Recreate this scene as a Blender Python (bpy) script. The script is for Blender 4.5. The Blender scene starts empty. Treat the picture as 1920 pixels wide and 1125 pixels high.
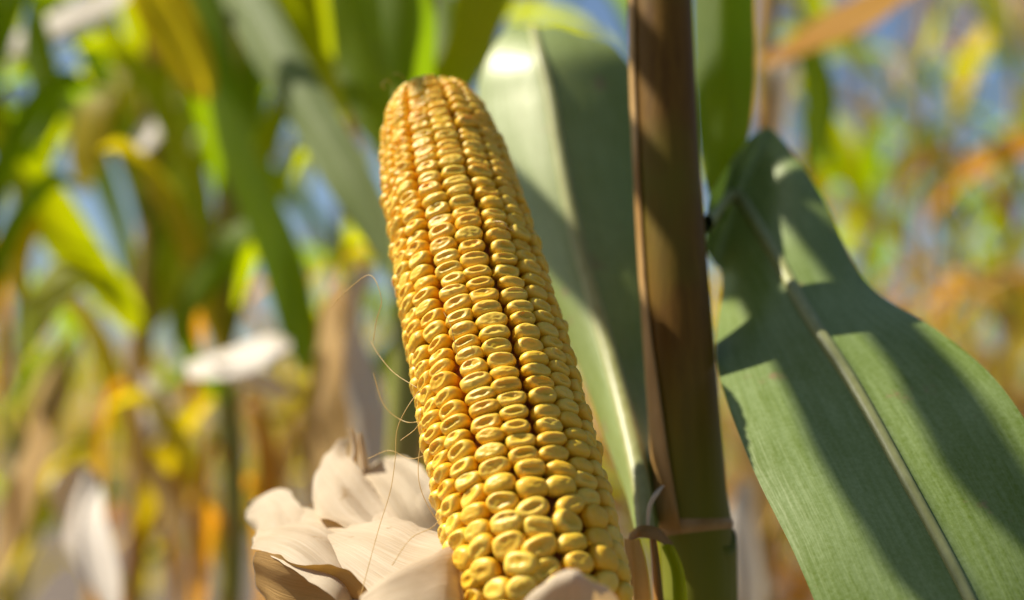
import bpy, math, random
import numpy as np
from mathutils import Vector, Matrix, noise

R = math.radians
rnd = random.Random(7)
scene = bpy.context.scene
col = scene.collection

# ------------------------------------------------------------------ camera
CAM = Vector((0.0, 0.0, 1.05))
PITCH = R(4.7)
LENS = 50.0
F = 1920 * LENS / 36.0
RIGHT = Vector((1, 0, 0))
FWD = Vector((0, math.cos(PITCH), math.sin(PITCH)))
UP = Vector((0, -math.sin(PITCH), math.cos(PITCH)))
cd = bpy.data.cameras.new('camera')
cam = bpy.data.objects.new('camera', cd)
col.objects.link(cam)
cam.location = CAM
cam.rotation_euler = (R(90) + PITCH, 0, 0)
cd.lens = LENS
cd.sensor_width = 36
cd.clip_start = 0.01
cd.clip_end = 5000
cd.dof.use_dof = True
cd.dof.focus_distance = 0.447
cd.dof.aperture_fstop = 4.2
cd.dof.aperture_blades = 0
scene.camera = cam

# ------------------------------------------------------------------ light
SUN = Vector((-0.63, 0.11, 0.77)).normalized()
el = math.asin(SUN.z)
az = math.atan2(SUN.x, SUN.y)
w = bpy.data.worlds.new('World')
scene.world = w
w.use_nodes = True
nt = w.node_tree
bg = nt.nodes['Background']
sky = nt.nodes.new('ShaderNodeTexSky')
sky.sky_type = 'NISHITA'
sky.sun_disc = False
sky.sun_elevation = el
sky.sun_rotation = az
sky.altitude = 200
sky.air_density = 1.0
sky.dust_density = 1.1
sky.ozone_density = 3.0
nt.links.new(sky.outputs[0], bg.inputs[0])
bg.inputs[1].default_value = 0.060
sd = bpy.data.lights.new('sun', 'SUN')
sd.energy = 5.0
sd.angle = R(0.53)
sd.color = (1.0, 0.94, 0.84)
sun = bpy.data.objects.new('sun', sd)
col.objects.link(sun)
sun.rotation_euler = SUN.to_track_quat('Z', 'Y').to_euler()
sun.location = (-3, 0, 5)

vs = scene.view_settings
vs.view_transform = 'Standard'
vs.look = 'None'
vs.exposure = 0.74
vs.gamma = 1.0
vs.use_curve_mapping = False
scene.cycles.use_denoising = True
scene.cycles.max_bounces = 10
scene.cycles.transparent_max_bounces = 8
scene.cycles.sample_clamp_indirect = 8.0


# ------------------------------------------------------------------ helpers
def P(x, y, d):
    """a point of the place seen at photo position x, y at distance d along the view"""
    return CAM + FWD * d + RIGHT * ((x - 960) / F * d) + UP * ((562.5 - y) / F * d)


def tag(o, label=None, cat=None, group=None, kind=None):
    if label: o['label'] = label
    if cat: o['category'] = cat
    if group: o['group'] = group
    if kind: o['kind'] = kind
    return o


def empty(name, loc):
    o = bpy.data.objects.new(name, None)
    col.objects.link(o)
    o.location = loc
    o.empty_display_size = 0.02
    return o


def mesh_obj(name, verts, faces, mat, parent=None, uvs=None, smooth=True, root=None):
    """verts in world space; stored relative to the root thing"""
    me = bpy.data.meshes.new(name)
    off = Vector(root.location) if root is not None else Vector((0, 0, 0))
    v = np.asarray(verts, dtype=float) - np.array(off)
    me.from_pydata(v.tolist(), [], faces)
    if uvs is not None:
        ul = me.uv_layers.new(name='UVMap')
        idx = np.empty(len(me.loops), dtype=np.int32)
        me.loops.foreach_get('vertex_index', idx)
        ul.data.foreach_set('uv', np.asarray(uvs, dtype=np.float32)[idx].ravel())
    if smooth:
        me.polygons.foreach_set('use_smooth', [True] * len(me.polygons))
    me.materials.append(mat)
    o = bpy.data.objects.new(name, me)
    col.objects.link(o)
    if parent is not None:
        o.parent = parent
    return o


def grid_faces(n, m, close=False):
    f = []
    mm = m if close else m - 1
    for i in range(n - 1):
        for j in range(mm):
            a = i * m + j
            b = i * m + (j + 1) % m
            f.append((a, b, b + m, a + m))
    return f


def catmull(pts, n):
    pts = np.asarray(pts, dtype=float)
    k = len(pts)
    ext = np.vstack([2 * pts[0] - pts[1], pts, 2 * pts[-1] - pts[-2]])
    out = []
    for q in np.linspace(0, k - 1, n):
        i = min(int(q), k - 2)
        t = q - i
        p0, p1, p2, p3 = ext[i], ext[i + 1], ext[i + 2], ext[i + 3]
        out.append(0.5 * ((2 * p1) + (-p0 + p2) * t + (2 * p0 - 5 * p1 + 4 * p2 - p3) * t * t
                          + (-p0 + 3 * p1 - 3 * p2 + p3) * t ** 3))
    return np.array(out)


def tube(path, radii, seg=10):
    path = np.asarray(path, dtype=float)
    n = len(path)
    tang = np.gradient(path, axis=0)
    tang /= np.linalg.norm(tang, axis=1)[:, None] + 1e-12
    ref = np.array([0, 1.0, 0]) if abs(tang[0][1]) < 0.9 else np.array([1.0, 0, 0])
    V = []
    for i in range(n):
        a = np.cross(tang[i], ref); a /= np.linalg.norm(a)
        b = np.cross(tang[i], a)
        ref = -np.cross(tang[i], a) * -1 if False else ref
        for j in range(seg):
            t = 2 * math.pi * j / seg
            V.append(path[i] + radii[i] * (a * math.cos(t) + b * math.sin(t)))
    return V, grid_faces(n, seg, True)


def nz(x, y=0.0, z=0.0):
    return noise.noise(Vector((x, y, z)))


# ------------------------------------------------------------------ materials
class NT:
    def __init__(self, name):
        self.m = bpy.data.materials.new(name)
        self.m.use_nodes = True
        self.t = self.m.node_tree
        self.t.nodes.clear()
        self.out = self.t.nodes.new('ShaderNodeOutputMaterial')

    def n(self, typ, **kw):
        nd = self.t.nodes.new(typ)
        for k, v in kw.items():
            if k in nd.inputs:
                nd.inputs[k].default_value = v
            else:
                setattr(nd, k, v)
        return nd

    def l(self, a, b):
        self.t.links.new(a, b)

    def math(self, op, a, b=None, c=None):
        nd = self.t.nodes.new('ShaderNodeMath')
        nd.operation = op
        for i, v in enumerate((a, b, c)):
            if v is None: continue
            if isinstance(v, (int, float)):
                nd.inputs[i].default_value = v
            else:
                self.l(v, nd.inputs[i])
        return nd.outputs[0]

    def mix(self, fac, a, b):
        nd = self.t.nodes.new('ShaderNodeMix')
        nd.data_type = 'RGBA'
        for s, v in ((nd.inputs[0], fac), (nd.inputs[6], a), (nd.inputs[7], b)):
            if isinstance(v, (int, float)):
                s.default_value = v
            elif isinstance(v, tuple):
                s.default_value = (*v, 1) if len(v) == 3 else v
            else:
                self.l(v, s)
        return nd.outputs[2]

    def ramp(self, fac, stops):
        nd = self.t.nodes.new('ShaderNodeValToRGB')
        e = nd.color_ramp.elements
        while len(e) < len(stops): e.new(0.5)
        for i, (p, c) in enumerate(stops):
            e[i].position = p
            e[i].color = (*c, 1) if isinstance(c, tuple) else (c, c, c, 1)
        self.l(fac, nd.inputs[0])
        return nd.outputs[0]


def blade_material(name, c1, c2, tr1, tr2, fac=0.35, rough=0.42, spec=0.5, veins=46, spots=0.0,
                   spotcol=(0.25, 0.12, 0.04), edge=None, bump=0.25, scale=14.0, sheen=0.0, vw=0.45, fine=0.0):
    """a thin plant blade: lengthwise veins, blotchy colour, light passing through it"""
    k = NT(name)
    uv = k.n('ShaderNodeUVMap', uv_map='UVMap')
    sep = k.n('ShaderNodeSeparateXYZ')
    k.l(uv.outputs[0], sep.inputs[0])
    u, v = sep.outputs[0], sep.outputs[1]
    tc = k.n('ShaderNodeTexCoord')
    n1 = k.n('ShaderNodeTexNoise', Scale=scale, Detail=4.0, Roughness=0.6)
    k.l(tc.outputs['Object'], n1.inputs['Vector'])
    n2 = k.n('ShaderNodeTexNoise', Scale=1.0, Detail=3.0)
    mp = k.n('ShaderNodeCombineXYZ')
    k.l(k.math('MULTIPLY', u, float(veins)), mp.inputs[0])
    k.l(k.math('MULTIPLY', v, 3.0), mp.inputs[1])
    k.l(mp.outputs[0], n2.inputs['Vector'])
    vein = k.ramp(n2.outputs[0], [(0.36, 0.0), (0.64, 1.0)])
    blot = k.ramp(n1.outputs[0], [(0.3, 0.0), (0.7, 1.0)])
    f = k.math('ADD', k.math('MULTIPLY', vein, vw), k.math('MULTIPLY', blot, 1.0 - vw))
    if fine:
        nf = k.n('ShaderNodeTexNoise', Scale=700.0, Detail=3.0, Roughness=0.7)
        k.l(tc.outputs['Object'], nf.inputs['Vector'])
        f = k.math('ADD', f, k.math('MULTIPLY', k.math('SUBTRACT', nf.outputs[0], 0.5), fine))
    base = k.mix(f, c1, c2)
    trc = k.mix(f, tr1, tr2)
    if edge is not None:
        d = k.math('ABSOLUTE', k.math('SUBTRACT', u, 0.5))
        e = k.math('ADD', d, k.math('MULTIPLY', k.math('SUBTRACT', n1.outputs[0], 0.5), 0.25))
        ef = k.ramp(e, [(0.42, 0.0), (0.5, 1.0)])
        base = k.mix(ef, base, edge)
        trc = k.mix(ef, trc, edge)
    if spots > 0:
        n3 = k.n('ShaderNodeTexNoise', Scale=scale * 3.2, Detail=5.0, Roughness=0.7)
        k.l(tc.outputs['Object'], n3.inputs['Vector'])
        sf = k.ramp(n3.outputs[0], [(0.66 - spots * 0.1, 0.0), (0.74 - spots * 0.1, 1.0)])
        base = k.mix(sf, base, spotcol)
    bs = k.n('ShaderNodeBsdfPrincipled')
    k.l(base, bs.inputs['Base Color'])
    n4 = k.n('ShaderNodeTexNoise', Scale=220.0, Detail=2.0)
    k.l(tc.outputs['Object'], n4.inputs['Vector'])
    bs.inputs['Roughness'].default_value = rough
    bs.inputs['Specular IOR Level'].default_value = spec
    bs.inputs['Specular Tint'].default_value = (1.0, 0.97, 0.78, 1)
    if sheen:
        bs.inputs['Sheen Weight'].default_value = sheen
        bs.inputs['Sheen Roughness'].default_value = 0.4
    bm = k.n('ShaderNodeBump', Strength=bump, Distance=0.0008)
    k.l(k.math('ADD', vein, k.math('MULTIPLY', n4.outputs[0], 0.5)), bm.inputs['Height'])
    k.l(bm.outputs[0], bs.inputs['Normal'])
    tr = k.n('ShaderNodeBsdfTranslucent')
    k.l(trc, tr.inputs[0])
    ms = k.n('ShaderNodeMixShader', Fac=fac)
    k.l(bs.outputs[0], ms.inputs[1])
    k.l(tr.outputs[0], ms.inputs[2])
    k.l(ms.outputs[0], k.out.inputs[0])
    return k.m


def fibre_material(name, c1, c2, c3=None, rough=0.5, scale=(60, 60, 6), bump=0.3, spec=0.4, below=None):
    """stalks, sheaths, midribs: lengthwise fibres and blotches"""
    k = NT(name)
    tc = k.n('ShaderNodeTexCoord')
    mp = k.n('ShaderNodeMapping')
    mp.inputs['Scale'].default_value = scale
    k.l(tc.outputs['Object'], mp.inputs[0])
    n1 = k.n('ShaderNodeTexNoise', Scale=4.0, Detail=5.0, Roughness=0.65)
    k.l(mp.outputs[0], n1.inputs['Vector'])
    n2 = k.n('ShaderNodeTexNoise', Scale=16.0, Detail=3.0)
    k.l(tc.outputs['Object'], n2.inputs['Vector'])
    c = k.mix(k.ramp(n1.outputs[0], [(0.35, 0.0), (0.65, 1.0)]), c1, c2)
    if c3 is not None:
        c = k.mix(k.ramp(n2.outputs[0], [(0.45, 0.0), (0.62, 1.0)]), c, c3)
    if below is not None:                                   # another colour under the joint
        sz = k.n('ShaderNodeSeparateXYZ')
        k.l(tc.outputs['Object'], sz.inputs[0])
        zz = k.math('ADD', sz.outputs[2], k.math('MULTIPLY', k.math('SUBTRACT', n2.outputs[0], 0.5), 0.02))
        fz = k.ramp(k.math('MULTIPLY', k.math('SUBTRACT', zz, below[0] - 0.03), 8.0), [(0.1, 0.0), (0.75, 1.0)])
        c = k.mix(fz, below[1], c)
    bs = k.n('ShaderNodeBsdfPrincipled', Roughness=rough)
    bs.inputs['Specular IOR Level'].default_value = spec
    k.l(c, bs.inputs['Base Color'])
    bm = k.n('ShaderNodeBump', Strength=bump, Distance=0.0006)
    k.l(n1.outputs[0], bm.inputs['Height'])
    k.l(bm.outputs[0], bs.inputs['Normal'])
    k.l(bs.outputs[0], k.out.inputs[0])
    return k.m


def kernel_material():
    k = NT('kernel_yellow')
    tc = k.n('ShaderNodeTexCoord')
    at = k.n('ShaderNodeAttribute', attribute_name='crown')
    oi = k.n('ShaderNodeObjectInfo')
    n1 = k.n('ShaderNodeTexNoise', Scale=420.0, Detail=4.0, Roughness=0.6)
    k.l(tc.outputs['Object'], n1.inputs['Vector'])
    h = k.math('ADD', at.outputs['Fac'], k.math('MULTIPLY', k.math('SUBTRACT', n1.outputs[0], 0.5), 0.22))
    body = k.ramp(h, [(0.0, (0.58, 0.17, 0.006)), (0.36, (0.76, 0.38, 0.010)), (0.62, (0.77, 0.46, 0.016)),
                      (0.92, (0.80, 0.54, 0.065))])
    warm = k.mix(k.ramp(oi.outputs['Random'], [(0.35, 0.0), (1.0, 0.55)]), body, (0.80, 0.41, 0.010))
    bs = k.n('ShaderNodeBsdfPrincipled', Roughness=0.36)
    bs.inputs['Specular IOR Level'].default_value = 0.42
    k.l(warm, bs.inputs['Base Color'])
    bs.inputs['Subsurface Weight'].default_value = 0.35
    bs.inputs['Subsurface Radius'].default_value = (1.0, 0.5, 0.08)
    bs.inputs['Subsurface Scale'].default_value = 0.002
    rg = k.ramp(n1.outputs[0], [(0.3, 0.34), (0.7, 0.50)])
    k.l(rg, bs.inputs['Roughness'])
    n2 = k.n('ShaderNodeTexNoise', Scale=900.0, Detail=3.0)
    k.l(tc.outputs['Object'], n2.inputs['Vector'])
    bm = k.n('ShaderNodeBump', Strength=0.12, Distance=0.0005)
    k.l(n2.outputs[0], bm.inputs['Height'])
    k.l(bm.outputs[0], bs.inputs['Normal'])
    k.l(bs.outputs[0], k.out.inputs[0])
    return k.m


M = {}
M['kernel'] = kernel_material()
M['cob'] = fibre_material('cob_red', (0.42, 0.10, 0.02), (0.50, 0.17, 0.03), rough=0.8)
M['hero_leaf'] = blade_material('hero_leaf_green', (0.105, 0.155, 0.008), (0.250, 0.320, 0.120),
                                (0.12, 0.22, 0.01), (0.18, 0.28, 0.015), fac=0.16, rough=0.38, spec=0.75,
                                spots=0.15, spotcol=(0.26, 0.18, 0.08), bump=0.12, vw=0.30, fine=1.2)
M['waxy_leaf'] = blade_material('waxy_leaf_green', (0.15, 0.19, 0.012), (0.27, 0.33, 0.11),
                                (0.12, 0.22, 0.004), (0.18, 0.28, 0.006), fac=0.12, rough=0.44, spec=1.0,
                                spots=0.3, spotcol=(0.26, 0.16, 0.07), bump=0.16, vw=0.25, fine=1.2)
M['dusty'] = blade_material('leaf_dusty_green', (0.14, 0.18, 0.05), (0.24, 0.28, 0.12),
                            (0.20, 0.34, 0.01), (0.26, 0.36, 0.02), fac=0.3, rough=0.6, spec=0.25)
M['husk_brown'] = blade_material('husk_ochre', (0.34, 0.19, 0.05), (0.46, 0.28, 0.10),
                                 (0.50, 0.24, 0.03), (0.56, 0.30, 0.05), fac=0.2, rough=0.6, spec=0.25, veins=60, scale=22)
M['green'] = blade_material('leaf_green', (0.065, 0.115, 0.002), (0.13, 0.18, 0.006),
                            (0.30, 0.52, 0.001), (0.44, 0.60, 0.002), fac=0.55, rough=0.5, spec=0.2)
M['lime'] = blade_material('leaf_lime', (0.14, 0.20, 0.002), (0.24, 0.27, 0.004),
                           (0.50, 0.64, 0.001), (0.68, 0.66, 0.002), fac=0.62, rough=0.5, spec=0.2)
M['yellow'] = blade_material('leaf_yellow', (0.42, 0.32, 0.008), (0.36, 0.30, 0.008),
                             (0.85, 0.60, 0.006), (0.75, 0.62, 0.008), fac=0.6, rough=0.5, spec=0.2)
M['amber'] = blade_material('leaf_amber', (0.40, 0.18, 0.015), (0.48, 0.25, 0.03),
                            (0.80, 0.32, 0.01), (0.78, 0.40, 0.02), fac=0.58, rough=0.5)
M['dry'] = blade_material('leaf_dry', (0.48, 0.30, 0.10), (0.60, 0.42, 0.19),
                          (0.70, 0.38, 0.06), (0.74, 0.46, 0.10), fac=0.45, rough=0.55, spec=0.35, bump=0.4)
M['pale'] = blade_material('leaf_pale_dry', (0.66, 0.57, 0.45), (0.74, 0.67, 0.58),
                           (0.66, 0.52, 0.34), (0.70, 0.58, 0.40), fac=0.28, rough=0.5, spec=0.4, bump=0.3)
M['husk'] = blade_material('husk_cream', (0.54, 0.41, 0.25), (0.72, 0.61, 0.44),
                           (0.62, 0.36, 0.10), (0.70, 0.44, 0.15), fac=0.32, rough=0.55, spec=0.3, veins=110,
                           spots=0.3, spotcol=(0.40, 0.27, 0.13), bump=0.35, scale=22, vw=0.5)
M['stalk_hero'] = fibre_material('stalk_brown', (0.105, 0.048, 0.004), (0.16, 0.080, 0.007), (0.13, 0.098, 0.006),
                                 rough=0.55, spec=0.15, scale=(70, 70, 5), below=(1.012, (0.16, 0.17, 0.018)))
M['stalk_green'] = fibre_material('stalk_green', (0.20, 0.22, 0.03), (0.27, 0.26, 0.05), (0.32, 0.22, 0.05))
M['stalk_dry'] = fibre_material('stalk_dry', (0.42, 0.22, 0.04), (0.52, 0.33, 0.09), (0.34, 0.24, 0.05))
M['node'] = fibre_material('node_tan', (0.26, 0.14, 0.04), (0.36, 0.23, 0.09), rough=0.6, scale=(30, 30, 30))
M['sheath'] = fibre_material('sheath_tan', (0.38, 0.22, 0.07), (0.50, 0.31, 0.12), (0.28, 0.14, 0.03), rough=0.55, spec=0.2,
                             scale=(70, 70, 6))
M['rib'] = fibre_material('midrib_pale', (0.28, 0.28, 0.09), (0.36, 0.36, 0.14), rough=0.45)
M['rib_dry'] = fibre_material('midrib_dry', (0.60, 0.48, 0.30), (0.70, 0.58, 0.40), rough=0.5)
M['tassel'] = fibre_material('tassel_straw', (0.50, 0.36, 0.20), (0.60, 0.48, 0.32), (0.42, 0.24, 0.12), rough=0.7)
M['silk'] = fibre_material('silk_straw', (0.50, 0.30, 0.08), (0.62, 0.42, 0.14), rough=0.4)


def soil():
    k = NT('soil')
    tc = k.n('ShaderNodeTexCoord')
    n1 = k.n('ShaderNodeTexNoise', Scale=6.0, Detail=8.0, Roughness=0.7)
    k.l(tc.outputs['Object'], n1.inputs['Vector'])
    c = k.ramp(n1.outputs[0], [(0.3, (0.06, 0.042, 0.03)), (0.55, (0.13, 0.095, 0.065)), (0.75, (0.30, 0.23, 0.14))])
    bs = k.n('ShaderNodeBsdfPrincipled', Roughness=0.9)
    k.l(c, bs.inputs['Base Color'])
    bm = k.n('ShaderNodeBump', Strength=0.6, Distance=0.03)
    k.l(n1.outputs[0], bm.inputs['Height'])
    k.l(bm.outputs[0], bs.inputs['Normal'])
    k.l(bs.outputs[0], k.out.inputs[0])
    return k.m


# ------------------------------------------------------------------ ground
n = 60
xs = np.sign(np.linspace(-1, 1, n)) * np.abs(np.linspace(-1, 1, n)) ** 3 * 900
gv = []
for yy in xs:
    for xx in xs:
        z = 0.0 if abs(xx) + abs(yy) > 60 else 0.03 * nz(xx * 1.3, yy * 1.3)
        gv.append((xx, yy, z))
ground = mesh_obj('ground', gv, grid_faces(n, n), soil())
tag(ground, 'dry brown soil of the corn field', 'ground', kind='structure')


# ------------------------------------------------------------------ blades
def sheet(name, st, mat, parent, root, n=44, m=13, fold=0.5, wav=0.002, wf=9.0, seed=0.0, crumple=0.0,
          cf=40.0, ragged=0.0, rib=None, ribw=0.0022, thick=0.0, pleat=0.0):
    """st: stations of (left edge, middle, right edge), each a photo position with a distance"""
    L = catmull([tuple(P(*s[0])) for s in st], n)
    C = catmull([tuple(P(*s[1])) for s in st], n)
    Rr = catmull([tuple(P(*s[2])) for s in st], n)
    V, UVs = [], []
    us = np.linspace(-1, 1, m)
    lens = np.concatenate([[0], np.cumsum(np.linalg.norm(np.diff(C, axis=0), axis=1))])
    for i in range(n):
        nrm = np.cross(Rr[i] - L[i], C[min(i + 1, n - 1)] - C[max(i - 1, 0)])
        nn = np.linalg.norm(nrm)
        nrm = nrm / nn if nn > 1e-12 else np.array([0, -1.0, 0])
        for j, u in enumerate(us):
            lin = C[i] + (Rr[i] - C[i]) * u if u > 0 else C[i] + (C[i] - L[i]) * u
            quad = L[i] * (u * (u - 1) / 2) + C[i] * (1 - u * u) + Rr[i] * (u * (u + 1) / 2)
            p = lin * fold + quad * (1 - fold)
            d = wav * abs(u) ** 1.5 * nz(lens[i] * wf * 2, u * 0.8, seed)
            if crumple:
                d += crumple * (0.7 - 1.9 * abs(nz(p[0] * cf * .8, p[1] * cf * .8 + 4, p[2] * cf * .8 + seed)) + 0.6 * nz(p[0] * cf, p[1] * cf, p[2] * cf + seed) + 0.25 * nz(p[0] * cf * 3, p[1] * cf * 3, p[2] * cf * 3 + seed))
            if pleat:
                ph_ = u * 1.3 + seed * 0.37 + 0.35 * nz(lens[i] * 14, seed, u * 0.5)
                d += pleat * (abs((ph_ % 1.0) - 0.5) * 2 - 0.5) * min(1, 0.3 + 2.0 * i / n)
            if ragged:
                p = p + (p - C[i]) * ragged * (nz(lens[i] * 55, 3.0 * (u > 0), seed + 9) + 0.4 * nz(lens[i] * 190, 7.0 * (u > 0), seed + 9)) * abs(u) ** 2
            V.append(p + nrm * d)
            UVs.append((u * 0.5 + 0.5, lens[i] * 10))
    o = mesh_obj(name, V, grid_faces(n, m), mat, parent, UVs, root=root)
    if rib is not None:
        jm = m // 2
        mid = np.array(V).reshape(n, m, 3)
        path = mid[:, jm, :]
        side = mid[:, min(jm + 1, m - 1), :] - mid[:, jm - 1, :]
        sl = np.linalg.norm(side, axis=1)[:, None] + 1e-12
        side = side / sl
        tang = np.gradient(path, axis=0)
        nr = np.cross(side, tang)
        nr /= np.linalg.norm(nr, axis=1)[:, None] + 1e-12
        RV = []
        for i in range(n):
            t = i / (n - 1)
            rw = ribw * (1 - 0.62 * t)
            for q in range(8):
                a = 2 * math.pi * q / 8
                RV.append(path[i] + side[i] * rw * math.cos(a) + nr[i] * rw * 0.7 * math.sin(a))
        mesh_obj('midrib', RV, grid_faces(n, 8, True), rib, o, root=root)
    return o


def blade(base, azim, length, width, elev, droop, twist=0.0, seed=0.0, n=22, m=7, wave=0.10, fold=0.35):
    """an arching maize blade as local vertices"""
    p = np.array(base, dtype=float)
    V, UVs = [], []
    e = elev
    ds = length / (n - 1)
    a = azim
    for i in range(n):
        s = i / (n - 1)
        t = np.array([math.cos(a) * math.cos(e), math.sin(a) * math.cos(e), math.sin(e)])
        side = np.array([-math.sin(a), math.cos(a), 0.0])
        up = np.cross(t, side)
        tw = twist * s + 0.25 * nz(s * 3, seed, 3.3)
        sd_ = side * math.cos(tw) + up * math.sin(tw)
        un = np.cross(t, sd_)
        hw = 0.5 * width * (0.45 + 0.55 * min(1, s / 0.3)) * (1 - max(0, (s - 0.45) / 0.55) ** 1.8) + 0.0008
        for j in range(m):
            u = -1 + 2 * j / (m - 1)
            z = fold * hw * abs(u) + hw * wave * 3 * abs(u) * nz(s * length * 9, u, seed)
            V.append(p + sd_ * hw * u + un * z)
            UVs.append((u * 0.5 + 0.5, s * length * 10))
        p = p + t * ds
        e -= droop * ds * (0.5 + 1.6 * s)
        a += 0.25 * nz(s * 2, seed, 8.1) * ds * 4
    return V, UVs, n, m


def add_blade(plant, mat, base, azim, length, width, elev, droop, twist=0.0, seed=0.0, ribm=None, name='leaf', **kw):
    V, UVs, n, m = blade(base, azim, length, width, elev, droop, twist, seed, **kw)
    me = bpy.data.meshes.new(name)
    me.from_pydata([tuple(v) for v in V], [], grid_faces(n, m))
    ul = me.uv_layers.new(name='UVMap')
    idx = np.empty(len(me.loops), dtype=np.int32)
    me.loops.foreach_get('vertex_index', idx)
    ul.data.foreach_set('uv', np.asarray(UVs, dtype=np.float32)[idx].ravel())
    me.polygons.foreach_set('use_smooth', [True] * len(me.polygons))
    me.materials.append(mat)
    o = bpy.data.objects.new(name, me)
    col.objects.link(o)
    o.parent = plant
    return o


def local_obj(name, V, faces, mat, parent):
    me = bpy.data.meshes.new(name)
    me.from_pydata([tuple(v) for v in V], [], faces)
    me.polygons.foreach_set('use_smooth', [True] * len(me.polygons))
    me.materials.append(mat)
    o = bpy.data.objects.new(name, me)
    col.objects.link(o)
    o.parent = parent
    return o


# ------------------------------------------------------------------ the ear
MID = P(913, 650, 0.472)
TILT = R(35)
AX = (RIGHT * (-0.245 * math.cos(TILT)) + UP * (0.972 * math.cos(TILT)) + FWD * math.sin(TILT)).normalized()
S0, S1 = -0.105, 0.1165
E2 = (CAM - MID); E2 = (E2 - AX * E2.dot(AX)).normalized()      # towards the camera
E1 = E2.cross(AX).normalized()
if E1.dot(RIGHT) < 0: E1 = -E1
ear = empty('corn_ear', MID + AX * S0)
tag(ear, 'ripe yellow corn ear with dented kernels and peeled back cream husk', 'corn ear')

PROF = np.array([[-0.105, .0225], [-0.090, .0254], [-0.065, .0265], [-0.03, .0268], [0.0, .0265], [0.03, .0257],
                 [0.06, .0244], [0.080, .0231], [0.096, .0208], [0.107, .0180], [0.1135, .0140], [0.1175, .0090]])


def rad(s):
    return float(np.interp(s, PROF[:, 0], PROF[:, 1]))


def slope(s):
    return (rad(s + 0.004) - rad(s - 0.004)) / 0.008


# kernel shapes: half width 1, half thickness 1, height in metres along +z, crown at 0
def kernel_mesh(i, dent, squash, px, py, offy, slant):
    """px, py: size of the dimple across and along; offy: dimple shifted along the ear; slant: crown tipped"""
    seg = 24
    side = [(.48, -.0090, 0.0), (.72, -.0064, 0.05), (.90, -.0042, .22), (.97, -.0034, .38), (1.0, -.0026, .50), (.985, -.0018, .62),
            (.935, -.0010, .76), (.85, -.00035, .90)]
    top = [.74, .61, .48, .35, .22, .10]
    V, cr = [], []
    ex = 2.0 / squash

    def crown(x, y):
        q = math.hypot(x / (px * 1.25), (y - offy) / (py * 1.25))
        q += 0.30 * nz(x * 2.4, y * 2.4, i * 2.7 + 20)
        pit = dent * 0.00115 * (1 - min(1, max(0, q)) ** 2.4) if q < 1 else 0.0
        dome = 0.0011 * (1 - (x * x + y * y)) * (1.0 if dent > .2 else 1.4)
        return dome - pit + 0.00024 * nz(x * 3.5, y * 3.5, i * 1.9 + 40) + slant * 0.0006 * y, pit

    for r, z, c in side:
        for jj in range(seg):
            t = 2 * math.pi * jj / seg
            ct, stt = math.cos(t), math.sin(t)
            x = math.copysign(abs(ct) ** ex, ct); y = math.copysign(abs(stt) ** ex, stt)
            kk = 1 + 0.10 * nz(ct * 1.3, stt * 1.3, i * 7.1) + 0.03 * nz(ct * 3, stt * 3 + z * 400, i * 3.3)
            lift = slant * 0.0006 * y * r * min(1, c * 1.3)
            V.append((x * r * kk, y * r * kk, z + lift)); cr.append(c)
    for r in top:
        for jj in range(seg):
            t = 2 * math.pi * jj / seg
            ct, stt = math.cos(t), math.sin(t)
            x = math.copysign(abs(ct) ** ex, ct) * r; y = math.copysign(abs(stt) ** ex, stt) * r
            kk = 1 + 0.10 * nz(ct * 1.3, stt * 1.3, i * 7.1) * (r / .8)
            h, pit = crown(x, y)
            V.append((x * kk, y * kk, h - .00035))
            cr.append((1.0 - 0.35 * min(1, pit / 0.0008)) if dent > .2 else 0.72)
    n_ = len(side) + len(top)
    F_ = grid_faces(n_, seg, True)
    F_.append(tuple(range((n_ - 1) * seg, n_ * seg)))
    me = bpy.data.meshes.new('kernel')
    me.from_pydata(V, [], F_)
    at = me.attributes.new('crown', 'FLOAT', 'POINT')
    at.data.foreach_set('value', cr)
    me.polygons.foreach_set('use_smooth', [True] * len(me.polygons))
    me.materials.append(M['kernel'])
    return me


kv = random.Random(5)
variants = []
for i in range(16):
    dn = kv.choice([.45, .6, .75, .9, 1.05, 1.2])
    variants.append(kernel_mesh(i, dn, kv.uniform(2.1, 2.7), kv.uniform(.44, .66), kv.uniform(.22, .5), kv.uniform(-.15, .28), kv.uniform(-.6, 1.0)))
for i in range(5):
    variants.append(kernel_mesh(20 + i, kv.choice([0.0, 0.1, 0.3]), kv.uniform(2.1, 2.6), .45, .35, .1, kv.uniform(-.4, .6)))

ROWS = 16
kern = []
for r_ in range(ROWS):
    s = S0 + 0.002 + rnd.random() * 0.004
    ph0 = 2 * math.pi * (r_ + 0.35) / ROWS + (0.014 if r_ % 2 else -0.014)
    while s < S1 - 0.0012:
        low = max(0.0, min(1.0, (-0.052 - s) / 0.03))
        pitch = (0.0049 + 0.0014 * low - 0.0012 * max(0, min(1, (s - 0.02) / 0.09))) * rnd.uniform(0.9, 1.13)
        sl = slope(s + pitch / 2)
        adv = pitch / math.sqrt(1 + sl * sl)
        sc = s + adv / 2
        rr = rad(sc)
        drift = 0.055 * nz(sc * 14, r_ * 0.25, 1.0) + 0.03 * nz(sc * 40, r_ * 2.0, 4.0)
        ph = ph0 + drift + low * rnd.uniform(-0.06, 0.06) + rnd.gauss(0, 0.010)
        if rr < 0.0125 and r_ % 2 and sc > 0.1: 
            s += adv; continue
        if rr < 0.009 and r_ % 4 and sc > 0.1:
            s += adv; continue
        kern.append((sc, ph, pitch, rr, sl, low, r_))
        s += adv

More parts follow.
